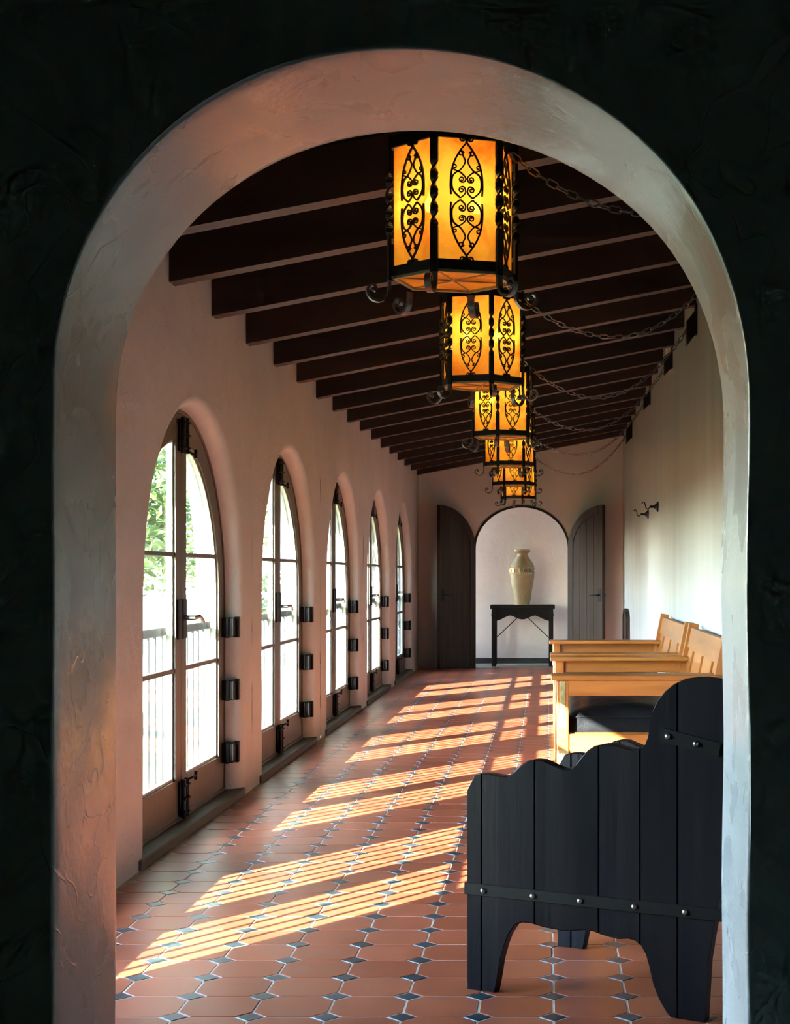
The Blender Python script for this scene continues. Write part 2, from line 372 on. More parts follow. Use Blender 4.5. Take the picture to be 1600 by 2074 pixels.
# floor: grout slab, octagonal tiles, slate dots
mb = MB(); mb.box(XL-.02, XR+.02, YA0-.0, YB+.0, -.12, -.0016)
floor = mb.build('floor', M['grout']); tag(floor, 'terracotta tiled corridor floor with slate dots and pale grout', 'floor', kind='structure')
TP = .206; DX0, DY0 = .020, 4.208
def octagon(h, c): return [(-h+c,-h),(h-c,-h),(h,-h+c),(h,h-c),(h-c,h),(-h+c,h),(-h,h-c),(-h,-h+c)]
def tile_geo(mb, cx, cy, rot=0):
    h, c = TP/2-.0020, .0412
    o = octagon(h, c); i_ = octagon(h-.0022, c-.001)
    vv = [(cx+x, cy+y, -.0045) for x, y in o]+[(cx+x, cy+y, -.0018) for x, y in o]+[(cx+x, cy+y, 0) for x, y in i_]
    fs = [tuple(range(16, 24))]+[(k, (k+1) % 8, 8+(k+1) % 8, 8+k) for k in range(8)]+[(8+k, 8+(k+1) % 8, 16+(k+1) % 8, 16+k) for k in range(8)]
    mb.add(vv, fs)
def dot_geo(mb, cx, cy):
    r, q = .0390, .0375
    vv = [(cx+r,cy,-.0045),(cx,cy+r,-.0045),(cx-r,cy,-.0045),(cx,cy-r,-.0045),(cx+r,cy,-.0016),(cx,cy+r,-.0016),(cx-r,cy,-.0016),(cx,cy-r,-.0016),
          (cx+q,cy,0),(cx,cy+q,0),(cx-q,cy,0),(cx,cy-q,0)]
    mb.add(vv, [(8,9,10,11)]+[(k,(k+1)%4,4+(k+1)%4,4+k) for k in range(4)]+[(4+k,4+(k+1)%4,8+(k+1)%4,8+k) for k in range(4)])
t0 = MB(); tile_geo(t0, 0, 0); TM = t0.mesh('tile', M['tile'])
d0 = MB(); dot_geo(d0, 0, 0); DM = d0.mesh('dot_tile', M['dot'])
tiles = []; dots = []
for r_ in range(-3, 77):
    for c_ in range(-9, 6):
        tx, ty = DX0+TP*(c_+.5), DY0+TP*(r_+.5)
        if XL-.02 < tx < XR+.02 and YA1-.02 < ty < YB-.02: tiles.append((tx, ty))
        dx_, dy_ = DX0+TP*c_, DY0+TP*r_
        if XL+.03 < dx_ < XR-.03 and YA1-.02 < dy_ < YB-.02: dots.append((dx_, dy_))
def seen(p):                            # how large it shows: in the frame first, then near ones
    x, y = p; sx = VX+x*F/y; sy = VY+EYE*F/y
    return (0 if (235 < sx < 1470 and sy < 2110) else 1, y)
for lst, me, geo, nm, mt in ((tiles, TM, tile_geo, 'tile', 'tile'), (dots, DM, dot_geo, 'dot_tile', 'dot')):
    lst.sort(key=seen)
    for x, y in lst[:300]: put(nm, me, floor, (x, y, random.uniform(-.0008, .0004)), (0, 0, random.choice((0, 1, 2, 3))*PI/2))
    mb = MB()
    for x, y in lst[300:]: geo(mb, x, y)
    o = mb.build('far_'+nm+'s', M[mt], floor); o['kind'] = 'stuff'

# left wall with six arched openings
DY, DP, DXF = 7.345, 2.646, -1.73        # first visible door centre, bay pitch, door plane
CENT = [DY+DP*k for k in range(-1, 5)]
mb = MB()
LOOPS = [(.10, XL), (.07, XL-.004), (.045, XL-.014), (.022, XL-.034), (.006, XL-.062), (0, XL-.085), (0, -1.80), (0, -1.88)]
HW = 2.78
for k, c in enumerate(CENT):
    arch_wall(mb, lambda u, z, d: (d, u, z), c, 1.0, .885, 1.095, c-DP/2, c+DP/2, HW, LOOPS, seed=k*3.7, lf=.22)
ye = CENT[-1]+DP/2
NY, NZ = 10, 12
for xx in (XL, -1.88):
    vv = []; 
    for i in range(NY+1):
        for j in range(NZ+1):
            y = ye+(YB+.02-ye)*i/NY; z = HW*j/NZ
            vv.append((xx+noise.noise(Vector((y*2, z*2, 3)))*(.004 if 0 < i else 0), y, z))
    mb.add(vv, [(i*(NZ+1)+j, (i+1)*(NZ+1)+j, (i+1)*(NZ+1)+j+1, i*(NZ+1)+j+1) for i in range(NY) for j in range(NZ)])
wl_ = mb.build('wall_left', M['plaster_left'], smooth=50); tag(wl_, 'warm white plaster wall with a row of arched glazed doors', 'wall', kind='structure')

# right wall, back wall with doorway, alcove behind it
mb = MB(); NY, NZ = 60, 14; vv = []
for i in range(NY+1):
    for j in range(NZ+1):
        y = YA1-.1+(YB+.02-YA1+.1)*i/NY; z = 3.3*j/NZ
        vv.append((XR+noise.noise(Vector((y*1.3, z*.8, 1)))*.006, y, z))
mb.add(vv, [(i*(NZ+1)+j, (i+1)*(NZ+1)+j, (i+1)*(NZ+1)+j+1, i*(NZ+1)+j+1) for i in range(NY) for j in range(NZ)])
mb.box(XR+.03, XR+.2, YA1-.1, YB+.25, 0, 3.3)
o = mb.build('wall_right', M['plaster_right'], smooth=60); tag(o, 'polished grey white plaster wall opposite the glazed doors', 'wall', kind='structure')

DC, DA, DB, DZS = -.315, .62, .56, 1.535
mb = MB()
arch_wall(mb, lambda u, z, d: (u, d, z), DC, DA, DB, DZS, XL-.25, XR+.2, 3.3, [(.0, YB), (0, YB+.06), (0, YB+.2)], wob=.002)
o = mb.build('wall_back', M['plaster_back'], smooth=40); tag(o, 'pale end wall of the corridor with an arched doorway', 'wall', kind='structure')
mb = MB()
ya = 20.95
mb.box(-2.6, 1.4, ya, ya+.1, 0, 2.9)                    # rear wall of the cross passage
mb.box(1.3, 1.4, YB+.2, ya, 0, 2.9)
mb.box(-2.6, -2.5, YB+.2, ya, 0, .3); mb.box(-2.6, -2.5, YB+.2, ya, 2.6, 2.9)   # end with a window opening
mb.box(-2.6, XL-.25, YB+.1, YB+.2, 0, 2.9)
mb.box(-2.6, 1.4, YB+.19, ya+.1, 2.9, 3.0)
o = mb.build('wall_alcove', M['plaster_pink']); tag(o, 'pinkish plaster wall of the passage seen through the end doorway', 'wall', kind='structure')
mb = MB(); mb.box(-2.6, 1.4, YB+.0, ya+.1, -.12, -.004)
o = mb.build('floor_alcove', M['alcove_floor']); tag(o, 'dark slate floor of the passage under the console table', 'floor', kind='structure')
mb = MB(); mb.box(-2.48, 1.28, ya-.018, ya, 0, .075, .004)
o = mb.build('baseboard_alcove', M['stone_base']); tag(o, 'black baseboard behind the console table', 'baseboard', kind='structure')
mb = MB()
ts = [PI*i/32 for i in range(33)]
mb.band(ellipse_outline(DA+.002, DB+.002, DZS, 0, ts), ellipse_outline(DA-.026, DB-.026, DZS, 0, ts), YB-.012, YB+.05, lambda a, b, h: (DC+a, h, b), closed=False)
o = mb.build('trim_1', M['end_door'], smooth=40); tag(o, 'thin dark arched frame lining the end doorway', 'frame', kind='structure')

# the arch the camera looks through, and the dark room it stands in
mb = MB()
AC, AA, ARISE, AZS = -.2835, .676, .640, 1.560
AL = [(.006, YA0), (.0035, YA0+.001), (.001, YA0+.003), (0, YA0+.007), (0, YA0+.05), (0, YA0+.16), (0, YA0+.30), (0, YA1-.05), (.004, YA1-.028), (.014, YA1-.012), (.03, YA1-.003), (.045, YA1)]
AL = [(d, y, .026-.038*(y-YA0)/(YA1-YA0)) for d, y in AL]
arch_wall(mb, lambda u, z, d: (u, d, z), AC, AA, ARISE, AZS, -1.87, 2.6, 3.4, AL, nt=48, nside=24, wob=.006, e=.98)
o = mb.build('wall_front', M['plaster_arch'], smooth=50); tag(o, 'thick shadowed plaster wall with a large rounded arch framing the corridor', 'wall', kind='structure')
mb = MB()
def inner_box(x0, x1, y0, y1, z0, z1):
    mb.box(x0-.1, x0, y0-.1, y1, z0, z1); mb.box(x1, x1+.1, y0-.1, y1, z0, z1); mb.box(x0-.1, x1+.1, y0-.1, y0, z0, z1)
    mb.box(x0-.1, x1+.1, y0-.1, y1, z1, z1+.1); mb.box(x0-.1, x1+.1, y0-.1, y1, z0-.1, z0)
inner_box(-1.77, 2.5, -2.2, YA0, -.004, 3.3)
o = mb.build('wall_entrance', M['dark_room']); tag(o, 'pale green shell of the unseen entrance room, bouncing light onto the arch wall', 'room', kind='structure')

# ceiling: boards over sloping rafters
mb = MB()
x0, x1 = -3.3, XR+.22; RH = .21  # left overhang stretched out of view to keep high sun off the settees
def zr(x): return zroof(x)+RH
mb.add([(x0,YA0,zr(x0)),(x1,YA0,zr(x1)),(x1,YB+.2,zr(x1)),(x0,YB+.2,zr(x0)),(x0,YA0,zr(x0)+.06),(x1,YA0,zr(x1)+.06),(x1,YB+.2,zr(x1)+.06),(x0,YB+.2,zr(x0)+.06)],
       [(0,3,2,1),(4,5,6,7),(0,1,5,4),(1,2,6,5),(2,3,7,6),(3,0,4,7)])
xe = -1.95       # unseen eave strip added before the arch to block high sun
mb.add([(x0,-2.2,zr(x0)),(xe,-2.2,zr(xe)),(xe,YA0,zr(xe)),(x0,YA0,zr(x0)),(x0,-2.2,zr(x0)+.06),(xe,-2.2,zr(xe)+.06),(xe,YA0,zr(xe)+.06),(x0,YA0,zr(x0)+.06)],
       [(0,3,2,1),(4,5,6,7),(0,1,5,4),(1,2,6,5),(2,3,7,6),(3,0,4,7)])
ceil = mb.build('ceiling', M['deck']); tag(ceil, 'dark stained sloping timber ceiling over the corridor', 'ceiling', kind='structure')
RW = .105
mb = MB()
xa, xb = XL-.05, XR+.03
mb.add([(xa,0,zroof(xa)),(xb,0,zroof(xb)),(xb,RW,zroof(xb)),(xa,RW,zroof(xa)),(xa,0,zr(xa)-.001),(xb,0,zr(xb)-.001),(xb,RW,zr(xb)-.001),(xa,RW,zr(xa)-.001)],
       [(0,3,2,1),(4,5,6,7),(0,1,5,4),(1,2,6,5),(2,3,7,6),(3,0,4,7)])
RM = mb.mesh('rafter', M['rafter'])
RY = [6.755+.866*k for k in range(-3, 16)]
for y in RY:
    if y+RW < YB: put('rafter', RM, ceil, (0, y, random.uniform(-.006, .006)))

# ------------------------------------------------------------------ arched French doors in the left wall
def leaf_loop(a, b, zs, z0, u0, nb=6, ns=8, na=16, nu=12):
    te = math.acos(max(0, min(1, u0/a))); ztop = zs+b*math.sin(te)
    p = [(u0+(a-u0)*i/nb, z0) for i in range(nb)]
    p += [(a, z0+(zs-z0)*i/ns) for i in range(ns)]
    p += [(a*math.cos(te*i/na), zs+b*math.sin(te*i/na)) for i in range(na)]
    p += [(u0, ztop+(z0-ztop)*i/nu) for i in range(nu)]
    return p
def zarch(u, a, b, zs): return zs+b*math.sqrt(max(0, 1-(u/a)**2))
def uarch(z, a, b, zs): return a if z <= zs else a*math.sqrt(max(0, 1-((z-zs)/b)**2))
ZS = 1.095; GA, GB, GU, GZ = .835, .735, .118, .245
M1, M2 = .75, 1.295
def door_fn(sg): return lambda u, z, h: (h, sg*u, z)
def make_french_door(n, yc):
    door = thing('door_%d' % n, (DXF, yc, 0), 'x', 'glazed door', 'arched glazed doors along the left wall', kind='structure')
    mb = MB(); ts_ = [PI*i/32 for i in range(33)]
    mb.band(ellipse_outline(1.0, .885, ZS, .045, ts_), ellipse_outline(.978, .866, ZS, .045, ts_), -.06, .004, lambda a, b, h: (h, a, b), closed=False)
    mb.build('door_frame', M['door_wood'], door, 40)
    mb = MB(); mb.box(-.15, .097, -1.085, 1.085, 0, .045, .006); mb.build('threshold', M['sill'], door)
    mb = MB(); mb.box(-.006, .012, -.975, .975, .045, .058, .002); mb.build('threshold_strip', M['steel'], door)
    for sg in (1, -1):
        fn = door_fn(sg)
        mb = MB(); mb.band(leaf_loop(.975, .863, ZS, .062, .002), leaf_loop(GA+.01, GB+.01, ZS, GZ-.01, GU-.01), -.045, 0, fn)
        leaf = mb.build('leaf', M['door_wood'], door, 30)
        mb = MB(); mb.band(leaf_loop(GA+.0102, GB+.0102, ZS, GZ-.0102, GU-.0102), leaf_loop(GA-.004, GB-.004, ZS, GZ+.004, GU+.004), -.038, -.012, fn)
        mb.build('glazing_bead', M['bead'], leaf, 30)
        for z in (M1, M2):
            u1 = uarch(z, GA, GB, ZS)
            mb = MB(); y0, y1 = sorted((sg*(GU-.005), sg*(u1+.004))); mb.box(-.036, -.004, y0, y1, z-.011, z+.011, .003)
            mb.build('muntin', M['door_wood'], leaf)
        pa = [(GU, GZ), (GA, GZ), (GA, M1-.010), (GU, M1-.010)]
        um = uarch(M2-.01, GA, GB, ZS)
        pb = [(GU, M1+.01), (GA, M1+.01), (GA, ZS)]+[(uarch(ZS+(M2-.01-ZS)*i/4, GA, GB, ZS), ZS+(M2-.01-ZS)*i/4) for i in range(1, 5)]+[(GU, M2-.01)]
        ta = math.asin((M2+.01-ZS)/GB); tb = math.acos(GU/GA)
        pc = [(GU, M2+.01)]+[(GA*math.cos(ta+(tb-ta)*i/14), ZS+GB*math.sin(ta+(tb-ta)*i/14)) for i in range(15)]
        for poly in (pa, pb, pc):
            mb = MB(); mb.prism(poly, -.027, -.022, fn); mb.build('pane', M['glass'], leaf)
        # hardware on the meeting stile
        y0, y1 = sorted((sg*.010, sg*.082))
        mb = MB(); mb.box(0, .010, y0, y1, .895, 1.085, .003); pl = mb.build('handle_plate', M['iron'], leaf)
        if sg == 1:
            mb = MB(); mb.tube([(.008, .045, .995), (.055, .045, .995), (.062, .06, .996), (.062, .12, 1.0), (.060, .17, .992), (.058, .205, .975), (.057, .222, .970)],
                               [.013, .012, .011, .009, .009, .011, .010], 8); mb.build('lever_handle', M['steel'], leaf, 40)
        for (zz0, zz1) in ((.052, .235), (1.775, 1.945)):
            mb = MB(); uu = sg*.034
            mb.box(.0, .012, uu-.022, uu+.022, zz0+.008, zz1-.01, .003)
            mb.tube([(.02, uu, zz0), (.02, uu, zz1)], [.0125]*2, 8)
            for q in (.15, .5, .85): mb.lathe([(.012,-.008),(.019,-.004),(.019,.004),(.012,.008)], 8, (.02, uu, zz0+(zz1-zz0)*q))
            zk = zz1 if zz0 < .5 else zz0
            if sg == 1:
                mb.tube([(.02, uu, zk-.01 if zz0 < .5 else zk+.015), (.045, uu+.012, zk+.0), (.05, uu+.055, zk+.003)], [.006, .006, .006], 6)
                mb.tube([(.05, uu+.055, zk-.018), (.05, uu+.06, zk+.024)], [.008, .008], 6)
            mb.build('surface_bolt', M['iron'], leaf, 40)
        for zc in (.918, .582, .247):
            y0, y1 = sorted((sg*.925, sg*1.005))
            mb = MB(); mb.box(-.004, .062, y0, y1, zc-.052, zc+.052, .004)
            y0, y1 = sorted((sg*.99, sg*1.03)); mb.box(.052, .078, y0, y1, zc-.056, zc+.056, .003)
            mb.tube([(.03, sg*.92, zc-.055), (.03, sg*.92, zc+.055)], [.010]*2, 8)
            mb.build('hinge', M['iron'], leaf)
    return door
ORD = ['hidden behind the arch, before the nearest visible one', 'nearest to the camera', 'second from the camera', 'third from the camera', 'fourth from the camera', 'farthest, beside the end wall']
fd = make_french_door(1, CENT[0]); 
for k, c in enumerate(CENT):
    if k == 0: d = fd
    else:
        d = put('door_%d' % (k+1), None, None, (DXF, c, 0)); copy_parts(fd, d)
    tag(d, 'brown arched pair of glazed doors, '+ORD[k], 'glazed door', 'arched glazed doors along the left wall', 'structure')
# white railings outside them
RX = -1.825
rt = None
for k, c in enumerate(CENT):
    r_ = thing('railing', (RX, c, .045), 'white picket railing outside the glazed doors '+ORD[k], 'railing', 'railings outside the glazed doors')
    if rt is None:
        rt = r_
        mb = MB(); mb.box(-.022, .022, -.995, .995, .865, .905, .005); mb.build('top_rail', M['rail_paint'], r_)
        mb = MB(); mb.box(-.015, .015, -.995, .995, .0, .04, .004); mb.build('bottom_rail', M['rail_paint'], r_)
        mb = MB(); mb.lathe([(.0105, .04), (.0105, .866)], 8); pm = mb.mesh('picket', M['rail_paint'])
        for i in range(-7, 8): put('picket', pm, r_, (0, i*.1275, 0))
    else: copy_parts(rt, r_)

# ------------------------------------------------------------------ end doors, console table, vase
def make_end_door(n, sg, label):
    W = .60; hx = DC+sg*(DA-.005)
    ang = math.radians(44.5)
    door = thing('door_%d' % n, (hx, YB-.03, 0), label, 'door', kind='structure')
    # local: s runs from the hinge to the free edge along +x (before turning), thickness along y
    door.rotation_euler = (0, 0, -ang if sg > 0 else PI+ang)
    def ztop(s): u = (W-s); return DZS-.01+DB*math.sqrt(max(0, 1-(u/(W+.006))**2))
    fl = (lambda s, z, h: (s, h, z))
    S = [W*i/24 for i in range(25)]
    T = -.022; Bk = .022
    # boards: five vertical planks with recessed joints between stile and moulding
    edges = [.0, .085, .205, .325, .445, .525, W]
    for i in range(6):
        s0, s1 = edges[i]+.002, edges[i+1]-.002
        ss = [s0+(s1-s0)*j/6 for j in range(7)]
        proud = .0 if 0 < i < 5 else .006
        mb = MB(); mb.prism([(s0, .012), (s1, .012)]+[(s, ztop(s)-.004) for s in reversed(ss)], T-proud, Bk+proud, fl)
        mb.build('plank', M['end_door'], door)
    mb = MB(); mb.box(.087, .523, T-.006, Bk+.006, .013, .26); mb.build('bottom_rail', M['end_door'], door)
    ss = [.087+(.523-.087)*j/20 for j in range(21)]
    def zin(s): u = (W-s); return DZS-.01+(DB-.11)*math.sqrt(max(0, 1-(u/(W-.075))**2)) if u < W-.075 else DZS
    mb = MB(); mb.band([(s, ztop(s)-.006) for s in ss], [(s, zin(s)) for s in ss], T-.006, Bk+.006, fl, closed=False); mb.build('top_rail', M['end_door'], door, 30)
    for side in (T-.006, Bk+.006):
        d_ = -1 if side < 0 else 1
        mb = MB(); mb.box(W-.075, W-.02, min(side, side+d_*.008), max(side, side+d_*.008), .86, 1.02, .003)
        mb.tube([(W-.045, side, .945), (W-.045, side+d_*.05, .945), (W-.06, side+d_*.055, .945), (W-.16, side+d_*.05, .94)], .009, 6)
        mb.build('handle', M['iron'], door)
    return door
make_end_door(7, -1, 'dark arched plank door leaf standing open left of the end doorway')
make_end_door(8, 1, 'dark arched plank door leaf standing open right of the end doorway')

tb = thing('console_table', (-.31, 20.30, 0), 'narrow black console table with scalloped apron in the end doorway', 'table')
mb = MB(); mb.box(-.425, .425, -.02, .42, .752, .802, .006); mb.build('table_top', M['table_wood'], tb)
for sx in (-1, 1):
    for y in (.0, .36):
        mb = MB(); x = sx*.375; mb.box(x-.03, x+.03, y, y+.05, 0, .753, .003); mb.box(x-.034, x+.034, y-.004, y+.054, .655, .69, .003); mb.build('leg', M['table_wood'], tb)
prof = [(-.345, .595), (-.30, .605), (-.22, .645), (-.165, .665), (-.12, .655), (-.07, .628), (-.02, .614), (.02, .614), (.07, .628), (.12, .655), (.165, .665), (.22, .645), (.30, .605), (.345, .595)]
for y in (.008, .368):
    mb = MB(); mb.prism(prof+[(.345, .753), (-.345, .753)], y, y+.03, lambda a, b, h: (a, h, b)); mb.build('scalloped_apron', M['table_wood'], tb)
for sx in (-1, 1):
    mb = MB(); mb.box(*(sorted((sx*.36, sx*.39))), .05, .36, .62, .753); mb.build('side_apron', M['table_wood'], tb)
    mb = MB(); mb.tube([(sx*.36, .05, .36), (sx*.07, .2, .63), (sx*.04, .21, .753)], .006, 6); mb.build('iron_brace', M['iron'], tb)
va = thing('vase', (-.315, 20.50, .802), 'tall ochre earthenware vase with a mosaic band on the console table', 'vase')
K = .000908
pr = [(105,1040),(112,1000),(131,900),(150,780),(168,680),(180,590),(182,560),(181,520),(170,470),(150,430),(112,370),(84,330),(74,308),(78,292),(100,280),(114,270),(118,255),(114,240),(100,234)]
pr = [(r*K, (1040-z)*K) for r, z in pr]
pr += [(.078, pr[-1][1]-.004), (.062, pr[-1][1]-.05), (.0005, pr[-1][1]-.06)]
mb = MB(); mb.lathe([(.0005, 0)]+pr, 40, cap=False); mb.build('body', M['vase'], va, 40)
cols = [(.85,.82,.70), (.04,.16,.10), (.10,.045,.03), (.03,.03,.035), (.42,.13,.04), (.75,.55,.2)]
mm = [flat('mosaic_%d' % i, c, .25) for i, c in enumerate(cols)]
zc = (1040-541)*K; rb = .1665
mb = MB(); mb.lathe([(rb-.006, -.033), (rb+.002, -.033), (rb+.003, .033), (rb-.006, .033)], 40, (0, 0, zc), cap=False); bnd = mb.build('mosaic_band', M['brass'], va, 30)
N = 18
for i in range(N):
    a = 2*PI*(i+.3)/N
    mb = MB(); mb.box(-.002, .006, -.0215, .0215, -.023, .023, .002)
    put('mosaic_tile', mb.mesh('mosaic_tile', mm[(i*5+i//3) % 6]), bnd, ((rb+.002)*math.cos(a), (rb+.002)*math.sin(a), zc), (0, 0, a))
bm_ = MB(); bm_.lathe([(.0005,-.005),(.0045,-.002),(.0045,.002),(.0005,.005)], 6, cap=False); BM = bm_.mesh('bead', flat('pale_bead', (.75,.62,.35), .4))
for s in (-1, 1):
    for i in range(36):
        a = 2*PI*i/36; put('bead', BM, bnd, ((rb+.0005+(-.003 if s > 0 else .0))*math.cos(a), (rb+.0005+(-.003 if s > 0 else 0))*math.sin(a), zc+s*.040))

# ------------------------------------------------------------------ lanterns
LR, LH = .203, .445
HEX = [(LR*math.cos(2*PI*k/6), LR*math.sin(2*PI*k/6)) for k in range(6)]
def hexpts(r): return [(r*math.cos(2*PI*k/6), r*math.sin(2*PI*k/6)) for k in range(6)]
def spiral(cx, cz, r, a0, turns, dirn, n=10):
    """points from the outer end at angle a0 winding into the centre"""
    return [(cx+r*(1-.72*i/n)*math.cos(a0+dirn*2*PI*turns*i/n), cz+r*(1-.72*i/n)*math.sin(a0+dirn*2*PI*turns*i/n)) for i in range(n+1)]
def smooth_path(p, k=5):
    q = [p[0]]+list(p)+[p[-1]]; out = []
    for i in range(1, len(q)-2):
        for j in range(k):
            t = j/k; a, b, c, d = q[i-1], q[i], q[i+1], q[i+2]
            out.append(tuple(.5*((2*b[m])+(-a[m]+c[m])*t+(2*a[m]-5*b[m]+4*c[m]-d[m])*t*t+(-a[m]+3*b[m]-3*c[m]+d[m])*t**3) for m in range(2)))
    out.append(tuple(p[-1])); return out
def grille_mesh():
    half = []
    half.append((smooth_path([(0, .176), (.019, .152), (.038, .118), (.0485, .082), (.0515, .045), (.050, .012)], 4), .0026))
    half.append((smooth_path([(.016, .150), (.010, .132), (.004, .118), (.012, .100), (.026, .086), (.040, .090)], 3)[::1], .0022))
    half.append((spiral(.017, .141, .0095, PI*.95, 1.1, -1), .002))
    half.append((spiral(.038, .099, .0095, -PI*.4, 1.1, 1), .002))
    half.append((smooth_path([(.026, .086), (.043, .072), (.0475, .045), (.041, .022), (.020, .003)], 4), .0024))
    half.append((smooth_path([(.026, .086), (.014, .078), (.003, .066), (.006, .054), (.016, .052)], 3), .0022))
    half.append((spiral(.015, .061, .0095, -PI*.5, 1.2, 1), .002))
    half.append((smooth_path([(.020, .003), (.009, .012), (.003, .022), (.007, .036), (.016, .038)], 3), .0022))
    half.append((spiral(.016, .028, .0095, PI*.5, 1.2, -1), .002))
    half.append((spiral(.014, .189, .010, PI*1.05, 1.2, 1), .0023))
    half.append(([(0, .172), (0, .183), (.004, .192)], .0035))
    mb = MB()
    for pts, r in half:
        for sx in (1, -1):
            for sz in (1, -1):
                mb.tube([(sx*u, 0, sz*z) for u, z in pts], r*1.5, 4, up=(0, 1, 0))
    return mb.mesh('grille', M['iron'])
GM = grille_mesh()
def bar_mesh():
    mb = MB(); w, t = .0125, .0045; rows = []; n = 64
    z0, z1 = -.012, LH+.005
    for i in range(n+1):
        f = i/n; z = z0+(z1-z0)*f
        tw = min(1, max(0, (f-.30)/.45)); a = PI/2+tw*PI*4.0
        ww = w; tt = t
        c, s = math.cos(a), math.sin(a)
        rows += [(px_*c-py_*s, px_*s+py_*c, z) for px_, py_ in ((-ww,-tt),(ww,-tt),(ww,tt),(-ww,tt))]
    fs = [(i*4+k, i*4+(k+1)%4, (i+1)*4+(k+1)%4, (i+1)*4+k) for i in range(n) for k in range(4)]+[(0,1,2,3),(n*4,n*4+1,n*4+2,n*4+3)]
    mb.add(rows, fs); return mb.mesh('twisted_bar', M['iron'])
def foot_mesh():
    mb = MB()
    p = [(0, .0), (0, -.035), (.004, -.055), (.017, -.073), (.036, -.080), (.056, -.074), (.069, -.058), (.070, -.042), (.060, -.030), (.048, -.032), (.043, -.042), (.049, -.049)]
    pts = smooth_path(p, 4); w, t = .0115, .0042; rows = []; N_ = len(pts)
    for i, (x, z) in enumerate(pts):
        a = pts[max(0, i-1)]; b = pts[min(N_-1, i+1)]; d = Vector((b[0]-a[0], b[1]-a[1])).normalized(); nx, nz = -d.y, d.x
        f = 1-.35*i/N_
        for sy, sn in ((-1,-1),(1,-1),(1,1),(-1,1)): rows.append((x+nx*t*sn, sy*w*f, z+nz*t*sn))
    fs = [(i*4+k, i*4+(k+1)%4, (i+1)*4+(k+1)%4, (i+1)*4+k) for i in range(N_-1) for k in range(4)]+[(0,1,2,3),tuple((N_-1)*4+k for k in range(4))]
    mb.add(rows, fs); mb.lathe([(.001,-.008),(.006,-.005),(.008,0),(.006,.005),(.001,.008)], 8, (.052, 0, -.043), cap=False)
    return mb.mesh('scroll_foot', M['steel_dark'])
M['steel_dark'] = metal('dark_burnished_iron', (.10,.09,.08), .3, .9)
BARM, FOOTM = bar_mesh(), foot_mesh()
mb = MB(); s_ = LR*.93; ap = LR*math.cos(PI/6)
mb.box(-s_/2, s_/2, -.0015, .0015, .02, LH-.02); PANEM = mb.mesh('amber_pane', M['mica'])
def band_mesh(name, r0, r1, z0, z1, mat):
    mb = MB(); mb.band(hexpts(r0), hexpts(r1), z0, z1, lambda a, b, h: (a, b, h)); return mb.mesh(name, mat)
BB = band_mesh('bottom_band', LR+.004, LR-.006, 0, .031, M['iron']); TB = band_mesh('top_band', LR+.004, LR-.006, LH-.036, LH, M['iron'])
BRIM = band_mesh('bottom_rim', LR-.004, LR-.018, -.008, .0, M['brass'])
mb = MB()
h6 = hexpts(LR-.008)
for k in range(6):
    a, b = h6[k], h6[(k+1) % 6]
    mb.tube([(a[0], a[1], -.002), (a[0]*.05, a[1]*.05, -.002)], .0028, 4)
BSP = mb.mesh('bottom_spokes', M['brass'])
mb = MB(); a, b = (LR-.012, 0), ((LR-.012)*.5, (LR-.012)*math.sin(PI/3)); mb.prism([(.004, .002), a, b], .001, .003, lambda x, y, h: (x, y, h)); BPM = mb.mesh('bottom_pane', M['mica_dark'])
mb = MB()
for k in range(3):
    a = HEX[k]; mb.tube([(a[0], a[1], LH-.004), (a[0]*.35, a[1]*.35, LH+.028), (0, 0, LH+.04), (-a[0]*.35, -a[1]*.35, LH+.028), (-a[0], -a[1], LH-.004)], .006, 4)
mb.lathe([(.03, 0), (.03, .006), (.012, .016), (.008, .03)], 12, (0, 0, LH+.036)); CAPM = mb.mesh('top_straps', M['brass'], 40)
mb = MB(); mb.lathe([(.001,-.03),(.009,-.027),(.016,-.012),(.017,0),(.012,.016),(.004,.03),(.001,.036)], 12, cap=False); BULBM = mb.mesh('bulb', M['bulb'], 60)
mb = MB(); mb.tube([(-.075, 0, 0), (-.04, 0, -.02), (.04, 0, -.02), (.075, 0, 0)], .006, 6); mb.tube([(0,0,-.02),(0,0,.24)], .005, 6)
for sx in (-1, 1): mb.lathe([(.011, -.012), (.011, .022)], 8, (sx*.075, 0, 0))
SOCK = mb.mesh('socket_arm', M['brass'])

def lantern(k, X, Y, z, rot, label):
    t = thing('lantern', (X, Y, z), label, 'lantern', 'amber hexagonal lanterns down the corridor', rot)
    put('bottom_band', BB, t); put('top_band', TB, t); put('bottom_rim', BRIM, t); put('bottom_spokes', BSP, t); put('top_straps', CAPM, t)
    for i in range(6):
        a = 2*PI*i/6; am = a+PI/6
        put('amber_pane', PANEM, t, (ap*.955*math.cos(am), ap*.955*math.sin(am), 0), (0, 0, am+PI/2))
        put('scroll_grille', GM, t, (ap*1.0*math.cos(am), ap*1.0*math.sin(am), LH/2-.002), (0, 0, am+PI/2))
        b = put('twisted_bar', BARM, t, ((LR+.006)*math.cos(a), (LR+.006)*math.sin(a), 0), (0, 0, a))
        put('scroll_foot', FOOTM, b)
        put('bottom_pane', BPM, t, (0, 0, 0), (0, 0, a))
    sk = put('socket_arm', SOCK, t, (0, 0, LH/2-.03), (0, 0, -rot+math.radians(8)))
    for sx in (-1, 1): put('bulb', BULBM, sk, (sx*.075, 0, .05))
    zt = zroof(X)-z
    mb = MB(); mb.tube([(0, 0, LH+.06), (0, 0, zt+.15)], .006, 6); mb.lathe([(.035, -.02), (.035, -.005), (.015, .0)], 12, (0, 0, zt+.012)); mb.build('hanging_rod', M['iron'], t)
    return t
LPOS = []
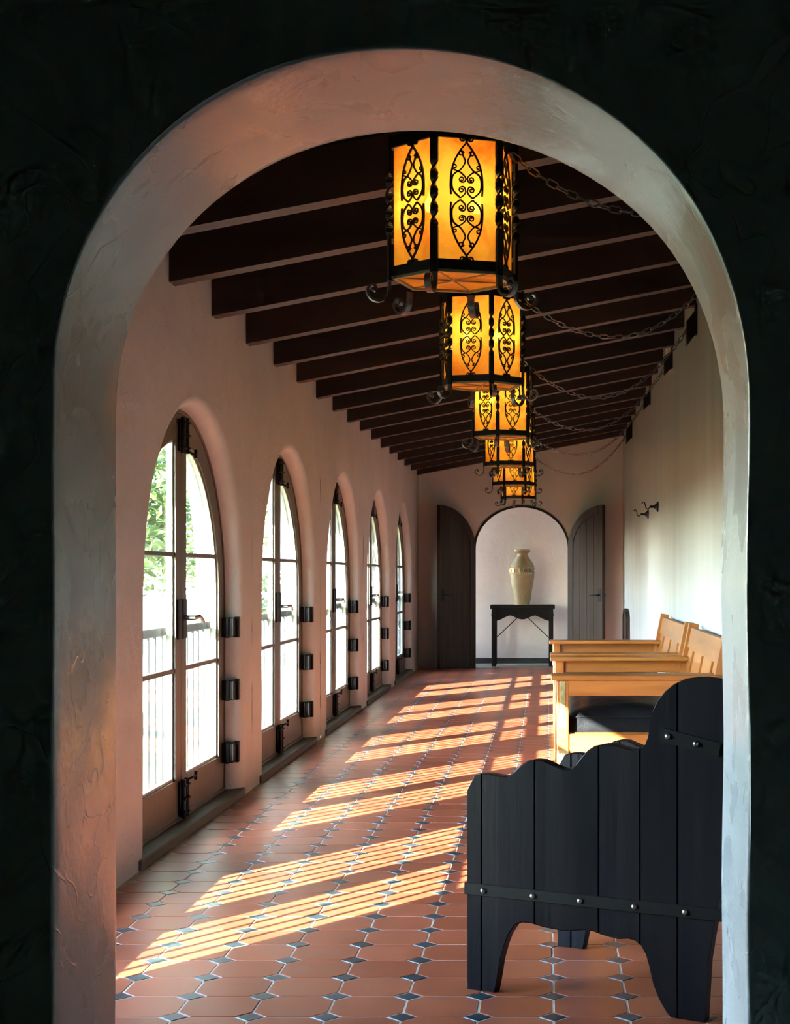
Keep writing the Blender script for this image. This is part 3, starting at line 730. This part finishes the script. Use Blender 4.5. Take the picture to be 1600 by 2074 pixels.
NTH = ['largest amber hexagonal iron lantern, nearest the arch', 'second amber hexagonal lantern from the arch', 'third amber hexagonal lantern from the arch',
       'fourth amber hexagonal lantern from the arch', 'fifth amber hexagonal lantern from the arch', 'smallest, farthest amber hexagonal lantern before the end wall']
for k, (cx_, Y, z, corner) in enumerate(((918, 5.0, 2.150, -13), (976, 7.6, 2.128, 15), (1018, 10.2, 2.106, -7), (1031, 12.8, 2.098, -24), (1040, 15.4, 2.090, -25), (1050, 18.0, 2.080, 14))):
    X = (cx_-VX)*Y/F
    lantern(k, X, Y, z, -PI/2+math.radians(corner), NTH[k]); LPOS.append((X, Y, z))

# swag chains from the lantern hooks to brackets on the right wall
mb = MB(); lp = []
for i in range(12):
    a = 2*PI*i/12; lp.append((.0125*math.cos(a)+(.0085 if math.cos(a) > 0 else -.0085), .0105*math.sin(a), 0))
mb.tube(lp, .0031, 4, closed=True, up=(0, 0, 1)); LINK = mb.mesh('link', M['chain'])
mb = MB()
mb.prism([(0, 0), (-.075, -.10), (-.075, -.28), (0, -.18)], -.03, .03, lambda a, b, h: (a, h, b)); mb.prism([(.0, .03), (-.014, .03), (-.014, -.20), (0, -.20)], -.045, .045, lambda a, b, h: (a, h, b))
NL = ['lantern nearest the arch', 'second lantern from the arch', 'third lantern from the arch', 'fourth lantern from the arch', 'fifth lantern from the arch', 'farthest lantern']
BRK = mb.mesh('wall_bracket', M['iron'])
for k, (X, Y, z) in enumerate(LPOS):
    xa, za = X+.02, zroof(X)-.005; xb, zb = XR-.03, 2.865
    xm, zm = .34, 2.364; YE = [5.0, 7.6, 10.2, 12.15, 14.7, 17.85][k]
    ch = thing('swag_chain', (xa, Y, za), 'dark iron swag chain hung from the '+NL[k], 'chain', 'lantern chains swagged to the right wall')
    kl = (za-zm)/(xa-xm)**2; kr = (zb-zm)/(xb-xm)**2
    fz = lambda x: zm+(kl if x < xm else kr)*(x-xm)**2
    N_ = 1000; pts = [(xa+(xb-xa)*i/N_, fz(xa+(xb-xa)*i/N_)) for i in range(N_+1)]
    acc = 0; step = .0365; i_l = 0; nxt = 0
    for i in range(1, N_+1):
        acc += math.hypot(pts[i][0]-pts[i-1][0], pts[i][1]-pts[i-1][1])
        if acc >= nxt:
            ang = math.atan2(pts[i][1]-pts[i-1][1], pts[i][0]-pts[i-1][0])
            R_ = Matrix.Rotation(-ang, 4, 'Y') @ Matrix.Rotation((PI/2 if i_l % 2 else 0)+.5+.15*math.sin(i_l*1.7), 4, 'X')
            lk = put('link', LINK, ch, (pts[i][0]-xa, (YE-Y)*(pts[i][0]-xa)/(xb-xa), pts[i][1]-za)); lk.rotation_euler = R_.to_euler()
            nxt += step; i_l += 1
    b = put('wall_bracket', BRK, None, (XR-.002, YE-.03, 2.95)); b.scale = (.9, .7, .9 if k != 3 and k != 4 else .7)
    tag(b, 'black pointed wall bracket holding the chain of the '+NL[k], 'bracket', 'chain brackets on the right wall')

# ------------------------------------------------------------------ wall fittings on the right
for (Y, z, lab) in ((13.68, 1.80, 'black iron wall hook nearer the camera on the right wall'), (14.97, 1.785, 'black iron wall hook farther from the camera on the right wall')):
    t = thing('wall_hook', (XR-.002, Y, z), lab, 'hook', 'iron hooks on the right wall')
    mb = MB(); mb.add([], []); v0 = MB(); v0.lathe([(.046, 0), (.046, .008), (.026, .018), (.016, .034)], 16)
    mb.add([(-zz, y, x) for x, y, zz in v0.v], v0.f); mb.build('rose', M['iron'], t, 30)
    mb = MB(); mb.tube([(-.03, 0, 0), (-.075, 0, 0)], [.012, .011], 8)
    mb.tube([(p[0], 0, p[1]) for p in smooth_path([(-.07, 0), (-.082, -.014), (-.095, -.02), (-.108, -.008), (-.112, .015), (-.120, .036), (-.132, .042), (-.140, .034), (-.136, .026)], 4)], .005, 6)
    mb.build('hook_arm', M['iron'], t, 40)
mb = MB(); mb.box(-.05, 0, -.14, .14, -.11, .11, .008)
vt = thing('wall_vent', (XR-.004, 12.25, 2.93), 'small white slotted vent box high on the right wall under the rafters', 'vent')
mb.build('housing', M['white_paint'], vt)
for i in range(7):
    mb = MB(); mb.box(-.054, -.049, -.11, .11, -.085+i*.025, -.078+i*.025); mb.build('slot', M['iron'], vt)
mb = MB()
ht = thing('wall_hatch', (XR-.004, 18.75, 0), 'low dark arched hatch at the foot of the right wall near the end', 'hatch')
pr_ = [(-.42, 0), (.42, 0), (.42, .70), (.30, .76), (.12, .79), (-.12, .79), (-.30, .76), (-.42, .70)]
mb.prism(pr_, -.03, 0, lambda a, b, h: (h, a, b)); mb.build('panel', M['end_door'], ht)
mb = MB(); mb.band(pr_, [(a*.92, b*.95+.0) for a, b in pr_], -.042, -.028, lambda a, b, h: (h, a, b)); mb.build('frame', M['iron'], ht)

# ------------------------------------------------------------------ honey oak settees against the right wall
def settee(Y0, L, label):
    t = thing('settee', (.03, Y0, 0), label, 'settee', 'honey oak settees along the right wall')
    AH = .687; D = .93; AW = .20
    for e, y in enumerate((.0, L-AW)):
        s = 1 if e == 0 else -1
        yc = y+AW/2
        mb = MB(); mb.box(-.005, .86, y, y+AW, AH-.026, AH, .004); arm = mb.build('arm', M['golden'], t)
        ya_ = y+.012 if e == 0 else y+AW-.05
        mb = MB(); mb.box(.02, .845, ya_, ya_+.038, AH-.105, AH-.026, .003); mb.build('arm_apron', M['golden'], t)
        yl = y+.010 if e == 0 else y+AW-.072
        mb = MB(); mb.box(.025, .085, yl, yl+.062, 0, AH-.028, .004); leg = mb.build('front_leg', M['golden_z'], t)
        yf = yl-.003 if e == 0 else yl+.062
        mb = MB(); mb.box(.040, .070, yf, yf+.004, AH-.26, AH-.03, .001); mb.box(.034, .076, yf-.0015, yf+.0055, AH-.268, AH-.205, .001); mb.build('brass_strap', M['brass'], leg)
        mb = MB(); mb.box(.026, .084, yf, yf+.004, .245, .305, .001); mb.build('brass_plate', M['brass'], leg)
        bsc = MB()
        for (sx_, sz_) in ((.055, AH-.225), (.037, .292), (.073, .258)): bsc.box(sx_-.006, sx_+.006, yf-.004, yf+.008, sz_-.006, sz_+.006, .002)
        bsc.build('screw', M['steel'], leg)
        mb = MB(); mb.box(.0205, .0255, yl+.012, yl+.05, AH-.20, AH-.12, .001); mb.build('front_plate', M['brass'], leg)
        # back post, leaning from the arm upward
        x0_, x1_ = .795, .845
        ypo = y+.02 if e == 0 else y+AW-.082
        mb = MB(); mb.prism([(.80, 0), (.85, 0), (.845, .45), (.935, .885), (.875, .895), (.785, .45)], ypo, ypo+.062, lambda a, b, h: (a, h, b)); mb.build('back_post', M['golden_z'], t)
        mb = MB(); mb.box(.085, .80, yl+.012, yl+.048, .27, .385, .003); mb.build('side_rail', M['golden'], t)
    mb = MB(); mb.box(.03, .065, .07, L-.07, .26, .385, .003); mb.build('front_rail', M['golden_y'], t)
    mb = MB(); mb.box(.78, .82, .08, L-.08, .28, .385, .003); mb.build('rear_rail', M['golden_y'], t)
    mb = MB(); mb.box(.06, .79, .06, L-.06, .365, .39); mb.build('seat_board', M['golden_y'], t)
    # cushion
    mb = MB(); nx, ny = 14, 24; x0_, x1_, y0_, y1_ = .075, .78, .075, L-.075
    top = []; bot = []
    for i in range(nx+1):
        for j in range(ny+1):
            u, v = i/nx*2-1, j/ny*2-1
            e_ = (1-abs(u)**6)*(1-abs(v)**10); cr = (1-u*u)*(1-v*v*.6)
            uu = math.copysign(abs(u)**.85, u); vv_ = math.copysign(abs(v)**.9, v)
            x = (x0_+x1_)/2+uu*(x1_-x0_)/2; y = (y0_+y1_)/2+vv_*(y1_-y0_)/2
            top.append((x, y, .47+.035*e_**.5+.045*cr+.006*noise.noise(Vector((x*6, y*5, 2))))); bot.append((x, y, .392))
    n1 = len(top); vv = top+bot; W_ = ny+1
    fs = [(i*W_+j, i*W_+j+1, (i+1)*W_+j+1, (i+1)*W_+j) for i in range(nx) for j in range(ny)]
    fs += [tuple(n1+q for q in reversed(f)) for f in fs]
    rim = [j for j in range(W_)]+[i*W_+ny for i in range(1, nx+1)]+[nx*W_+j for j in range(ny-1, -1, -1)]+[i*W_ for i in range(nx-1, 0, -1)]
    fs += [(rim[i], rim[(i+1) % len(rim)], n1+rim[(i+1) % len(rim)], n1+rim[i]) for i in range(len(rim))]
    mb.add(vv, fs); cu = mb.build('cushion', M['leather'], t, 75)
    mb = MB(); mb.tube([(vv[q][0]+(.004 if vv[q][0] > .4 else -.004), vv[q][1]+(.004 if vv[q][1] > L/2 else -.004), .468) for q in rim], .005, 5, closed=True); mb.build('piping', M['leather'], cu, 60)
    # backrest: plank boards leaning with the posts
    lean = lambda z: .80+(z-.45)*.207
    def board(ya_, yb_, za_, zb_, d0_, d1_, nm):
        mb = MB(); q = [(lean(za_)+d0_, za_), (lean(za_)+d1_, za_), (lean(zb_)+d1_, zb_), (lean(zb_)+d0_, zb_)]
        mb.prism(q, ya_, yb_, lambda a, b, h: (a, h, b)); mb.build(nm, M['golden_y'], t)
    y0_, y1_ = .075, L-.075
    board(y0_, y1_, .745, .865, .000, .030, 'top_board')
    board(y0_, y1_, .50, .744, .012, .030, 'back_panel')
    for q in (.6, 1.5, 2.4):
        yy = y0_+(y1_-y0_)*q/3; board(yy-.025, yy+.025, .50, .733, .000, .014, 'back_slat')
    mb = MB()
    for yy in (.016, L-.024): mb.box(lean(.66)+.0, lean(.66)+.03, yy, yy+.008, .64, .68, .002)
    mb.build('post_bolt', M['steel'], t)
    return t
settee(7.90, 1.96, 'honey oak settee with black leather cushion, nearer the camera behind the dark armchair')
settee(10.05, 2.20, 'honey oak settee farther along the right wall toward the end doors')

# ------------------------------------------------------------------ dark plank armchair in the foreground
A = Vector((-.230, 4.491)); U = Vector((.890, -.4555)); ROT = math.atan2(U.y, U.x)
def on_panel(x, y):                    # photo pixel -> (s, z) on the near side panel
    k = (x-VX)/F
    s = (k*A.y-A.x)/(U.x-k*U.y); Y = A.y+U.y*s
    return s, EYE+(VY-y)*Y/F
topc = [(108,690),(110,662),(120,645),(160,618),(200,605),(240,605),(290,615),(340,618),(370,600),(410,560),(450,535),(485,528),(530,532),(590,560),(640,580),(680,578),(710,555),(740,515),(770,480),(810,455),(860,445),(910,447),(960,462),(1010,475),(1050,470),(1080,450),(1100,400),(1110,340),(1122,270),(1150,210),(1190,160),(1240,120),(1300,93),(1370,82),(1440,85),(1500,96)]
TOP = [on_panel(900+x*.375, 1340+y*.375) for x, y in topc]
botc = [(45,782),(208,797),(225,720),(240,620),(265,530),(290,460),(330,400),(370,382),(420,385),(500,410),(600,430),(670,435),(740,428),(800,435),(850,455),(900,470),(950,482),(1010,480),(1050,490),(1090,525),(1120,580),(1140,650),(1165,760),(1200,850),(1240,920),(1270,965)]
BOT = [on_panel(930+x*.3375, 1740+y*.3375) for x, y in botc]
SMAX = .800
TOP = [(max(0, s), z) for s, z in TOP]; TOP += [(.775, TOP[-1][1]-.012), (SMAX, TOP[-1][1]-.05)]
BOT = [(s, (0 if i < 2 or i == len(BOT)-1 else max(z, 0))) for i, (s, z) in enumerate(BOT)]; BOT[0] = (0, 0); BOT += [(.735, 0), (.745, .16), (.775, .33), (SMAX, .36)]
def interp(tab, s):
    if s <= tab[0][0]: return tab[0][1]
    for (a, za), (b, zb) in zip(tab, tab[1:]):
        if a <= s <= b: return za+(zb-za)*(s-a)/(b-a) if b > a else max(za, zb)
    return tab[-1][1]
arm = thing('armchair', (A.x, A.y, 0), 'dark blue-black plank armchair with scalloped iron-strapped sides in the foreground', 'armchair', None, ROT)
cuts = [0]+[on_panel(900+x*.375, 1700)[0] for x in (200, 486, 832, 1055, 1258)]+[SMAX]
TH, WID = .036, .62
for y0 in (0, WID-TH):
    for i in range(len(cuts)-1):
        s0, s1 = cuts[i]+(.0012 if i else 0), cuts[i+1]-.0012
        ss = sorted({s0, s1, *[s for s, z in TOP+BOT if s0 < s < s1]})
        poly = [(s, interp(BOT, s)) for s in ss]+[(s, interp(TOP, s)) for s in reversed(ss)]
        # drop a bottom corner that coincides
        mb = MB(); fn = lambda a, b, h: (a, h, b); b_ = .004
        n_ = len(ss)
        lo = [(s, interp(BOT, s)) for s in ss]; hi = [(s, interp(TOP, s)) for s in ss]
        loi = [(min(max(s, s0+.0015), s1-.0015), z+(b_ if z > .001 else .001)) for s, z in lo]; hii = [(min(max(s, s0+.0015), s1-.0015), z-b_) for s, z in hi]
        rows = [[(*p,) for p in loi], lo, lo, loi]
        # strips: front face, rim, back face
        verts = []; F0 = []
        def addstrip(L1, h1, L2, h2):
            o = len(verts); verts.extend([(a, h1, b) for a, b in L1]+[(a, h2, b) for a, b in L2])
            m_ = len(L1); F0.extend([(o+k, o+k+1, o+m_+k+1, o+m_+k) for k in range(m_-1)])
        addstrip(loi, y0, hii, y0); addstrip(hii, y0, hi, y0+b_); addstrip(hi, y0+b_, hi, y0+TH-b_); addstrip(hi, y0+TH-b_, hii, y0+TH)
        addstrip(hii, y0+TH, loi, y0+TH); addstrip(loi, y0+TH, lo, y0+TH-b_); addstrip(lo, y0+TH-b_, lo, y0+b_); addstrip(lo, y0+b_, loi, y0)
        for e_ in (0, -1):
            o = len(verts); verts.extend([(loi[e_][0], y0, loi[e_][1]), (lo[e_][0], y0+b_, lo[e_][1]), (lo[e_][0], y0+TH-b_, lo[e_][1]), (loi[e_][0], y0+TH, loi[e_][1]),
                                          (hii[e_][0], y0+TH, hii[e_][1]), (hi[e_][0], y0+TH-b_, hi[e_][1]), (hi[e_][0], y0+b_, hi[e_][1]), (hii[e_][0], y0, hii[e_][1])])
            F0.append(tuple(range(o, o+8)))
        mb.add(verts, F0); me = mb.mesh('plank', M['black_wood'])
        import bmesh
        bm = bmesh.new(); bm.from_mesh(me); bmesh.ops.remove_doubles(bm, verts=bm.verts, dist=.0002); bmesh.ops.recalc_face_normals(bm, faces=bm.faces); bm.to_mesh(me); bm.free()
        put('plank', me, arm)
for y0, y1, sg in ((-.005, 0, -1), (WID, WID+.005, 1)):
    mb = MB(); mb.box(-.006, SMAX-.005, y0, y1, .275, .309, .0015)
    if sg < 0: mb.box(-.006, 0, -.005, WID+.005, .275, .309, .0015)
    st = mb.build('iron_strap', M['iron'], arm)
    bz = MB(); v0 = MB(); v0.lathe([(.0085, 0), (.008, .004), (.005, .007), (.001, .008)], 10)
    bz.add([(x, sg*zz, y) for x, y, zz in v0.v], v0.f); BZ = bz.mesh('bolt', M['steel'], 60)
    for x in (150, 447, 730, 1055, 1360):
        s, z = on_panel(930+x*.3375, 1800); put('bolt', BZ, st, (s, y0 if sg < 0 else y1, .291))
    s0, z0 = on_panel(900+1158*.375, 1340+388*.375); s1, z1 = on_panel(900+1490*.375, 1340+478*.375)
    mb = MB(); d = Vector((s1-s0, z1-z0)).normalized(); nn = Vector((-d.y, d.x))*.018
    poly = [(s0, z0), (s0+d.x*.012+nn.x, z0+d.y*.012+nn.y), (s1+nn.x, z1+nn.y), (s1-nn.x, z1-nn.y), (s0+d.x*.012-nn.x, z0+d.y*.012-nn.y)]
    mb.prism(poly, y0, y1, lambda a, b, h: (a, h, b)); br = mb.build('iron_bracket', M['iron'], arm)
    for f_ in (.16, .62): put('bolt', BZ, br, (s0+(s1-s0)*f_, y0 if sg < 0 else y1, z0+(z1-z0)*f_))
for i in range(4):
    x0_ = .03+i*.155; mb = MB(); mb.box(x0_+.001, x0_+.154, TH, WID-TH, .355, .385, .003); mb.build('seat_plank', M['black_wood'], arm)
mb = MB(); mb.prism([(TH, .25), (WID*.5, .22), (WID-TH, .25), (WID-TH, .36), (TH, .36)], .035, .06, lambda a, b, h: (h, a, b)); mb.build('front_apron', M['black_wood'], arm)
nb = 4
for i in range(nb):
    ya_, yb_ = TH+(WID-2*TH)*i/nb+.001, TH+(WID-2*TH)*(i+1)/nb-.001
    mb = MB(); mb.prism([(.60, .36), (.63, .36), (.74, .90), (.71, .90)], ya_, yb_, lambda a, b, h: (a, h, b)); mb.build('back_plank', M['black_wood'], arm)

# ------------------------------------------------------------------ outside
mb = MB(); mb.box(-80, -1.9, -40, 120, -.45, -.3)
o = mb.build('ground', M['lawn']); tag(o, 'sunlit lawn outside the glazed doors', 'lawn', kind='structure')
def tree(x, y, h, r, label, n=14000, nc=40):
    t = thing('tree', (x, y, -.3), label, 'tree', 'trees in the garden')
    mb = MB(); mb.tube([(0, 0, -.02), (.05, .02, h*.25), (-.04, .06, h*.5), (.03, 0, h*.75)], [.16, .13, .10, .05], 8)
    for i in range(6):
        a = i*1.1; mb.tube([(0, 0, h*(.3+.06*i)), (r*.5*math.cos(a), r*.5*math.sin(a), h*(.42+.07*i))], [.06, .02], 6)
    mb.build('trunk', M['bark'], t, 50)
    vv = []; fs = []
    cl = [(random.uniform(-.65, .65)*r, random.uniform(-.65, .65)*r, h*random.uniform(.12, .95), random.uniform(.28, .5)*r) for _ in range(nc)]
    for i in range(n):
        cx, cy_, cz, cr = random.choice(cl); d = Vector((random.gauss(0, 1), random.gauss(0, 1), random.gauss(0, 1))).normalized()*cr*random.uniform(.5, 1)
        p = Vector((cx, cy_, cz))+d; a = Vector((random.gauss(0, 1), random.gauss(0, 1), random.gauss(0, .6))).normalized(); b = a.orthogonal().normalized()
        b.rotate(Matrix.Rotation(random.uniform(0, 6.28), 3, a)); l_ = random.uniform(.05, .10); w_ = l_*.42; o_ = len(vv)
        vv += [p-a*l_, p+b*w_, p+a*l_, p-b*w_]; fs.append((o_, o_+1, o_+2, o_+3))
    mb = MB(); mb.add(vv, fs); f_ = mb.build('foliage', M['leaf'], t); f_['kind'] = 'stuff'
    return t
for (x, y, h, r, lab) in ((-5.6, 19.5, 6.5, 1.6, 'leafy green tree seen through the nearest glazed doors'), (-8.6, 31, 8.0, 2.2, 'leafy tree farther back in the garden behind the first tree'),
                          (-12.5, 40, 9.0, 2.6, 'broad leafy tree at the far left of the garden'),
                          (-4.75, 13.9, 5.4, 1.15, 'small unseen leafy tree added for shading the farthest glazed doors'), (-3.4, 24, 5.0, 1.3, 'leafy tree added to darken the view beyond the farthest glazed doors')):  # both added: the first blocks sun, the second darkens the view
    tree(x, y, h, r, lab, *((26000, 70) if 'shading' in lab else ()))
